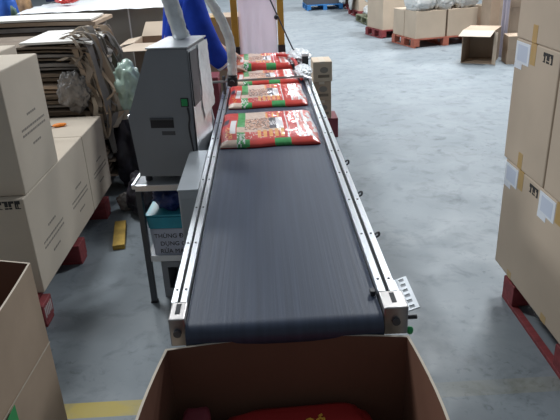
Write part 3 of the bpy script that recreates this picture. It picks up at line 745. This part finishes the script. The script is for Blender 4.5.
wb = tag(obj('plastic_film', blob(.085, .22, .045, .20, 7, 5, 4.4), film_white, None, True), 'crumpled white plastic film heaped on the right rail past the food bags', 'film')
wb.location = (.268, 4.60, .7915)
wb2 = tag(obj('plastic_film', blob(.055, .17, .032, .22, 7, 5, 7.4), film_white, None, True), 'loose white plastic film lying along the right rail beside the guide bar', 'film')
wb2.location = (.262, 4.08, .7915)

# ------------------------------------------------------------------ small cartons on the right beyond the rail
mb = carton('maroon carton on the floor under the little brown carton stack', (.525, 5.33, 0), (.215, .26, .178), maroon, tape=None)
def oval(x, z, rx, rz_, y, bm, n=20):
    quadprism(bm, [(x + rx * math.cos(2 * math.pi * k / n), z + rz_ * math.sin(2 * math.pi * k / n)) for k in range(n)], 'y', y - .0012, y)
for i, (xc, z, lab) in enumerate(((.490, .1785, 'small brown carton lowest of three, on the maroon carton'), (.490, .342, 'small brown carton in the middle of the little stack by the rail'), (.500, .506, 'small brown carton on top of the little stack by the rail'))):
    t = carton(lab, (xc, 5.325, z), (.165, .25, .163 if i < 2 else .172), kraft_brown if i < 2 else kraft, group='little cartons by the right rail', tape='y', tapem=kraft_pale, drop=.02)
    p = bmesh.new(); oval(.012, .10, .036, .026, -.125, p); p2 = obj('printed_emblem', p, ink_grey, t)
    p = bmesh.new(); box(p, -.04, .058, -.126, -.125, .035, .06); obj('printed_band', p, kraft_dark, t)

# ------------------------------------------------------------------ left background
# flattened cartons in two piles
rs = random.Random(11)
def sheet(loc, sx, sy, th, m, rz, label, droop, group, tilt=(0, 0)):
    bm = bmesh.new(); nx = 10; V = []
    for a in range(nx + 1):
        u = a / nx; x = (u - .5) * sx; dz = -droop * max(0, u - .72) ** 2 * 8 + .0025 * noise.noise(Vector((u * 4, loc[2] * 30, 0)))
        V.append([bm.verts.new((x, s * sy / 2, dz + q)) for s, q in ((-1, 0), (1, 0), (1, th), (-1, th))])
    for a in range(nx):
        for k in range(4): bm.faces.new((V[a][k], V[a][(k + 1) % 4], V[a + 1][(k + 1) % 4], V[a + 1][k]))
    bm.faces.new(V[0]); bm.faces.new(V[nx][::-1])
    o = tag(obj('flattened_carton', bm, m), label, 'flattened carton', group)
    o.location = loc; o.rotation_euler = (math.radians(tilt[0]), math.radians(tilt[1]), math.radians(rz)); return o
pallet('brown wooden pallet under the piles of flattened cartons', (-2.0, 4.75, 0), 0, 1.3, 1.5, wood('brown_pallet_wood', (.3, .2, .13)), h=.14)
z = .142; k = 0
while z < 1.075:
    th = rs.uniform(.010, .024)
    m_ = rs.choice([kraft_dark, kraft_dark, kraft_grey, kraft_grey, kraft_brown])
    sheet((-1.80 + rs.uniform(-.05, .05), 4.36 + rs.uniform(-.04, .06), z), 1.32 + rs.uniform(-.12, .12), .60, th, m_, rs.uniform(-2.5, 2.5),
          'flattened carton in the near pile behind the left cartons', .03, 'flattened cartons in the near pile'); z += th + rs.uniform(.007, .02); k += 1
sheet((-1.345, 4.34, z), .46, .64, .014, board_white, 1, 'white faced board lying on top of the near flattened carton pile', .03, None)
z = .142
while z < 1.135:
    th = rs.uniform(.02, .04)
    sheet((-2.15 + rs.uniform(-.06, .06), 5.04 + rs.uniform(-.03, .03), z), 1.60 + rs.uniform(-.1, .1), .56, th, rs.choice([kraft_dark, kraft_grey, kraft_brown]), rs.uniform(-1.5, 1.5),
          'flattened carton in the far pile behind the left cartons', .02, 'flattened cartons in the far pile'); z += th + rs.uniform(.007, .014)
sheet((-2.27, 4.98, z), 1.95, .44, .014, board_white, 1.5, 'long white faced board on top of the far flattened carton pile', .02, None)
tg = sheet((-2.20, 4.62, 1.165), .30, .09, .006, board_white, -62, 'white card strip leaning between the two flattened carton piles', .0, None, (0, 24))
# torn kraft strips hanging over the right end
bm = bmesh.new()
for k in range(90):
    x0 = -1.17 + rs.uniform(-.07, .10); y0 = 4.06 + rs.uniform(-.04, .50); ln = rs.uniform(.12, .75); wd = rs.uniform(.007, .028)
    zt = 1.12 - (rs.random() ** 2) * .45; jj = lambda a: rs.uniform(-a, a)
    pts = spline([(x0 - .12, y0 + jj(.02), zt + jj(.02)), (x0 - .02, y0 - .02, zt + .01 + jj(.03)), (x0 + .03 + jj(.03), y0 - .04 + jj(.03), zt - ln * .25), (x0 + .05 + jj(.04), y0 - .05 + jj(.04), zt - ln * .5), (x0 + .04 + jj(.05), y0 - .05 + jj(.03), zt - ln * .75), (x0 + .05 + jj(.07), y0 - .06 + jj(.04), max(.62, zt - ln))], 4)
    V = []; wdir = Vector((rs.uniform(.3, 1), rs.uniform(-.6, .6), 0)).normalized()
    for i, q in enumerate(pts):
        tw = wdir * wd * (1 + .25 * math.sin(i * .8 + k)); nrm = Vector((-wdir.y, wdir.x, .2)).normalized() * .0025
        V.append([bm.verts.new(q + tw), bm.verts.new(q - tw), bm.verts.new(q - tw + nrm), bm.verts.new(q + tw + nrm)])
    for i in range(len(V) - 1):
        for j in range(4): bm.faces.new((V[i][j], V[i][(j + 1) % 4], V[i + 1][(j + 1) % 4], V[i + 1][j])).material_index = k % 5
    bm.faces.new(V[0][::-1]); bm.faces.new(V[-1])
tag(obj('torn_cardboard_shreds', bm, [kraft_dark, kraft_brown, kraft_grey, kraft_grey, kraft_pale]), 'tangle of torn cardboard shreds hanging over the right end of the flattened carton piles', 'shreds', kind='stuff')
cf_ = tag(obj('plastic_film', blob(.10, .03, .125, .30, 7, 5, 2.2, flat=False), mat('dull_grey_film', (.20, .185, .175), .4, var=.4, scale=16, bump=.9, bscale=22), None, True), 'crumpled dull grey film stuffed in front of the flattened carton pile', 'film')
cf_.location = (-1.27, 4.0, .6235)
for i, (lx, ly, lz, r_, sd) in enumerate(((-1.02, 4.25, 0, (.14, .17, .30), 1.0), (-.86, 3.72, 0, (.09, .12, .14), 2.0))):
    q = tag(obj('rubbish_sack', blob(*r_, .3, 6, 4, sd), bag_black, None, True), ('black rubbish sack under the pale green sack', 'low black rubbish sack on the floor behind the work table')[i], 'sack'); q.location = (lx, ly, lz)
q = tag(obj('plastic_sack', blob(.10, .13, .17, .25, 7, 4, 6.0), sack_green, None, True), 'pale green translucent plastic sack behind the cabinet machine', 'sack'); q.location = (-.955, 4.18, .585)
q = tag(obj('grey_rag', blob(.06, .05, .06, .3, 8, 4, 8.0), kraft_grey, None, True), 'crumpled grey rag on the floor behind the work table leg', 'rag'); q.location = (-.98, 3.78, 0)
oc = thing('orange_cutter', 'orange plastic cutter lying on the far left pale carton', 'cutter', (-1.30, 3.70, .6235), 25)
bm = blob(.045, .02, .011, .1, 5, 3, 1.0); obj('handle', bm, orange, oc, True)
obj('blade', bx(-.085, -.042, -.008, .006, .006, .010), dark_steel, oc)
yb = tag(obj('yellow_block', bx(-.035, .035, -.18, .18, 0, .03, .003), mat('worn_yellow_paint', (.42, .27, .05), .7, var=.35, scale=12)), 'worn yellow wooden block lying on the floor by the left pallet', 'block'); yb.location = (-.945, 3.36, 0); yb.rotation_euler.z = math.radians(10)

# big film-wrapped pallet load
Wl = thing('wrapped_load', 'grey film wrapped pallet load behind the flattened cartons', 'pallet load', (-1.48, 6.15, .1405))
obj('goods', bx(-.60, .62, -.50, .5, 0, 1.015, .02), mat('greyish_goods', (.40, .35, .29), .8, var=.2, scale=5), Wl)
bm = bmesh.new()
def wrapside(n=36, mz=20):
    V = []
    for j in range(mz + 1):
        row = []; zz_ = .01 + 1.015 * j / mz
        for k in range(4 * n):
            s = k // n; u = (k % n) / n
            c_ = [(-.63, -.53), (.65, -.53), (.65, .53), (-.63, .53)]; a, b = Vector(c_[s]), Vector(c_[(s + 1) % 4])
            p_ = a + (b - a) * u; wv = .014 * noise.noise(Vector((k * .30, j * .55, 0))) + .012 * noise.noise(Vector((k * .1 + j * .35, j * .9, 4)))
            d2 = Vector((p_.x, p_.y)).normalized() * wv
            row.append(bm.verts.new((p_.x + d2.x, p_.y + d2.y, zz_)))
        V.append(row)
    for j in range(mz):
        for k in range(4 * n): bm.faces.new((V[j][k], V[j][(k + 1) % (4 * n)], V[j + 1][(k + 1) % (4 * n)], V[j + 1][k]))
wrapside(); obj('stretch_wrap', bm, clear_film, Wl, True)
tc_ = bmesh.new(); bmesh.ops.create_grid(tc_, x_segments=30, y_segments=26, size=1)
for v in tc_.verts: v.co = (v.co.x * .68 + .01, v.co.y * .57, 1.036 + .012 * noise.noise(v.co * 6) - (.025 if max(abs(v.co.x), abs(v.co.y)) > .97 else 0))
tag(obj('top_cover', tc_, film_white, Wl, True), 'white film top cover')
obj('strap', bx(.30, .312, -.552, -.550, 0, 1.015), white_p, Wl)
pallet('red pallet under the film wrapped load', (-1.48, 6.15, 0), 0, 1.1, 1.25, pal_red)
rb = tag(obj('plastic_bag', blob(.10, .08, .035, .3, 8, 4, 1.5), red_p, None, True), 'crumpled red plastic bag lying on the film wrapped load', 'bag'); rb.location = (-1.80, 5.95, 1.195)
nv = carton('navy blue box lying on the back of the film wrapped load', (-1.98, 6.42, 1.195), (.26, .25, .22), navy, tape=None, cat='box')
# coloured sacks at the far left
for i, (x, y, sz, mm, lab) in enumerate(((-2.335, 5.92, (.075, .10, .70), mat('blue_sack', (.02, .12, .55), .5, bump=.5, bscale=12), 'blue sack standing at the far left behind the flattened cartons'),
                                         (-2.30, 6.22, (.07, .10, .70), mat('ochre_sack', (.50, .30, .15), .5, var=.4, scale=14, bump=.5, bscale=12), 'ochre printed sack standing beside the blue sack'),
                                         (-2.215, 5.72, (.035, .06, .60), mat('dark_green_sack', (.06, .12, .09), .5, bump=.5, bscale=12), 'dark green sack standing before the ochre sack'),
                                         (-2.37, 5.62, (.04, .06, .615), mat('red_sack', (.55, .06, .08), .5, bump=.5, bscale=12), 'red sack standing before the blue sack'))):
    q = tag(obj('sack', blob(*sz, .08, 6, 4, i + 1.0, boxy=.6), mm, None, True), lab, 'sack', 'coloured sacks at the far left'); q.location = (x, y, 0)

# open carton standing on another, and carton stack behind the worker
carton('brown carton carrying the open carton behind the green sack', (-.83, 5.12, 0), (.42, .42, .52), kraft_brown, tape='y')
o5 = open_carton('open brown carton with raised flaps behind the green sack', 'open_carton', [(-.20, .20), (.20, .20), (.20, -.20), (-.20, -.20)], .42, [kraft_brown, kraft_brown, kraft_pale], (-.83, 5.12, .5215))
fl = bmesh.new(); slab(fl, (-.195, -.196, .421), (.395, 0, 0), (-.16, -.17, -.035), .005); obj('flap', fl, kraft, o5)
fl = bmesh.new(); slab(fl, (-.20, .196, .421), (.40, 0, 0), (0.02, .16, .10), .005); obj('flap', fl, kraft, o5)
fl = bmesh.new(); slab(fl, (-.196, -.20, .421), (0, .40, 0), (-.12, 0, -.02), .005); obj('flap', fl, kraft, o5)
carton('tall brown carton standing behind the worker beside the wrapped pole', (-.42, 5.62, 0), (.46, .40, 1.06), kraft_brown, tape='y')
rdc = carton('dark red box between the worker and the left rail, behind the cabinet machine', (-.395, 3.96, 0), (.19, .20, .85), maroon, tape=None, cat='box')

# ------------------------------------------------------------------ right background
A = 14.0; ca_, sa_ = math.cos(math.radians(A)), math.sin(math.radians(A))
def loc2(o, x, y, z): return (o[0] + ca_ * x - sa_ * y, o[1] + sa_ * x + ca_ * y, z)
o2 = (2.415, 9.80)                                     # near corner of the bag pallet
def pal2(label, o, W, L, m): return pallet(label, loc2(o, W / 2, L / 2, 0), A, L, W, m)
pal2('rusty red pallet under the cartons with white bags, across the aisle', o2, 1.15, .82, pal_brown)
names = ['front left', 'front right', 'back left', 'back right']
for j in range(2):
    for i in range(2):
        carton('tan carton on the bag pallet across the aisle, %s of its four' % names[j * 2 + i], loc2(o2, .29 + .57 * i, .21 + .41 * j, .1405), (.535, .395, .42), kraft, rz=A, group='tan cartons under the white bags', tape=None)
for i, (x, y, rx, rz_) in enumerate(((.19, .24, .20, .22), (.56, .25, .19, .27), (.96, .24, .21, .27))):
    q = tag(obj('plastic_bag', blob(rx, .27, rz_, .12, 7, 5, i * 3.1 + 1, boxy=.6), sack_white, None, True), 'white plastic bag heaped on the tan cartons across the aisle, %s of three' % ('leftmost', 'middle one', 'rightmost')[i], 'bag', 'white bags on the tan cartons')
    q.location = loc2(o2, x, y, .5610); q.rotation_euler.z = math.radians(A)
o3 = (3.66, 10.12)
pal2('rusty red pallet to the right of the bag pallet across the aisle', o3, 1.0, .82, pal_brown)
carton('tan carton on the pallet right of the white bags', loc2(o3, .30, .25, .1405), (.56, .42, .42), kraft, rz=A, tape=None)
q = tag(obj('plastic_bag', blob(.25, .22, .24, .2, 7, 5, 12.0), sack_white, None, True), 'white plastic bag on the carton beside the tall brown carton', 'bag', 'white bags on the tan cartons'); q.location = loc2(o3, .28, .25, .5610)
o1 = (2.12, 11.02)
pal2('dark red pallet under the tall carton by the aisle', o1, .80, .72, pal_red)
carton('tall tan carton on the dark red pallet left of the white bags', loc2(o1, .40, .36, .1405), (.74, .68, .95), kraft, rz=A, tape=None)
# farther along the aisle
for i, (x, y, hh, mm, lab) in enumerate(((2.62, 13.5, .55, sack_white, 'third'), (2.66, 15.0, .6, kraft, 'second'), (2.72, 16.6, .7, kraft_brown, 'farthest'))):
    pallet('red pallet along the aisle edge, %s pallet behind the tall carton' % ('first', 'second', 'third')[i], (x, y, 0), 5, 1.05, .95, pal_red if i else mat('greenish_pallet', (.16, .17, .10), .7, var=.2))
    if i == 0:
        for k in range(3):
            q = tag(obj('sack', blob(.19, .30, .12, .1, 6, 4, k + 20.), red_p if k == 1 else sack_white, None, True), ('lower white sack on the greenish pallet by the aisle', 'red sack on the greenish pallet by the aisle', 'upper white sack on the greenish pallet by the aisle')[k], 'sack', 'sacks on the greenish pallet')
            q.location = (x - .24 + (.46 if k == 1 else 0), y - .1, .1405 + (.255 if k == 2 else 0))
    else:
        carton('tan carton on the %s red pallet down the aisle' % ('', 'nearer', 'farthest')[i], (x, y, .1405), (.9, .95, 1.0), mm, rz=5, tape=None)
        q = tag(obj('plastic_film', blob(.04, .36, .42, .1, 6, 4, i + 30.), sack_white, None, True), 'white film hanging on the side of the carton on the %s red pallet' % ('', 'nearer', 'farthest')[i], 'film'); q.location = (x - .53, y, .1405)
pallet('bright blue pallet far down the aisle', (1.66, 17.15, 0), 3, 1.1, .95, pal_blue)
carton('dark crate on the bright blue pallet far down the aisle', (1.62, 17.2, .1405), (.85, 1.0, .9), mat('dark_crate', (.10, .10, .11), .7), rz=3, tape=None, cat='crate', name='dark_crate')

# carton lying on its side, mouth to the camera
B = thing('side_lying_carton', 'empty brown carton lying on its side, mouth open towards the conveyor', 'carton', (2.735, 8.40, 0), -30)
bw, bd, bh, t_ = .42, .50, .445, .006
obj('side_wall', bx(0, bw, 0, bd, 0, t_), kraft_brown, B)
obj('side_wall', bx(0, bw, 0, bd, bh - t_, bh), kraft_brown, B)
obj('side_wall', bx(0, t_, 0, bd, t_ + .0002, bh - t_ - .0002), kraft_brown, B)
obj('side_wall', bx(bw - t_, bw, 0, bd, t_ + .0002, bh - t_ - .0002), kraft_brown, B)
obj('base', bx(t_ + .0002, bw - t_ - .0002, bd - t_, bd, t_ + .0002, bh - t_ - .0002), kraft_brown, B)
fl = bmesh.new(); slab(fl, (.0, 0, bh), (bw, 0, 0), (-.03, -.13, -.065), .005); obj('flap', fl, kraft_pale, B)
fl = bmesh.new(); slab(fl, (bw, 0, 0.004), (.06, -.09, 0), (0, 0, bh - .02), .005); obj('flap', fl, kraft, B)
# stack by the lilac rack
carton('brown carton on the floor right of the side-lying carton, lower of two', (3.47, 8.25, 0), (.36, .30, .185), kraft_brown, rz=-8, group='brown cartons beside the rack', tape=None)
carton('brown carton right of the side-lying carton, upper of two', (3.47, 8.25, .1855), (.36, .30, .185), kraft_brown, rz=-8, group='brown cartons beside the rack', tape=None)
for k in range(3):
    carton('brown carton piled against the lilac rack, %s of three' % ('lowest', 'middle one', 'topmost')[k], (3.73, 9.0, .001 + k * .3305), (.42, .40, .33), kraft_brown, group='brown cartons beside the rack', tape='y', tapem=kraft_dark, drop=.02)
rk = thing('lilac_rack', 'narrow lilac grey metal rack in front of the brown carton pile', 'rack')
lil = mat('lilac_grey_paint', (.40, .37, .44), .5)
for x in (3.41, 4.05):
    for y in (8.62, 8.74): obj('upright', bx(x - .02, x + .02, y - .02, y + .02, 0, 1.4), lil, rk)
obj('rack_beam', bx(3.431, 4.029, 8.61, 8.63, .86, .92), lil, rk); obj('rack_beam', bx(3.431, 4.029, 8.73, 8.75, .86, .92), lil, rk)
carton('tall dark brown carton standing behind the side-lying carton', (3.66, 9.66, 0), (.36, .40, 1.05), kraft_brown, tape=None)
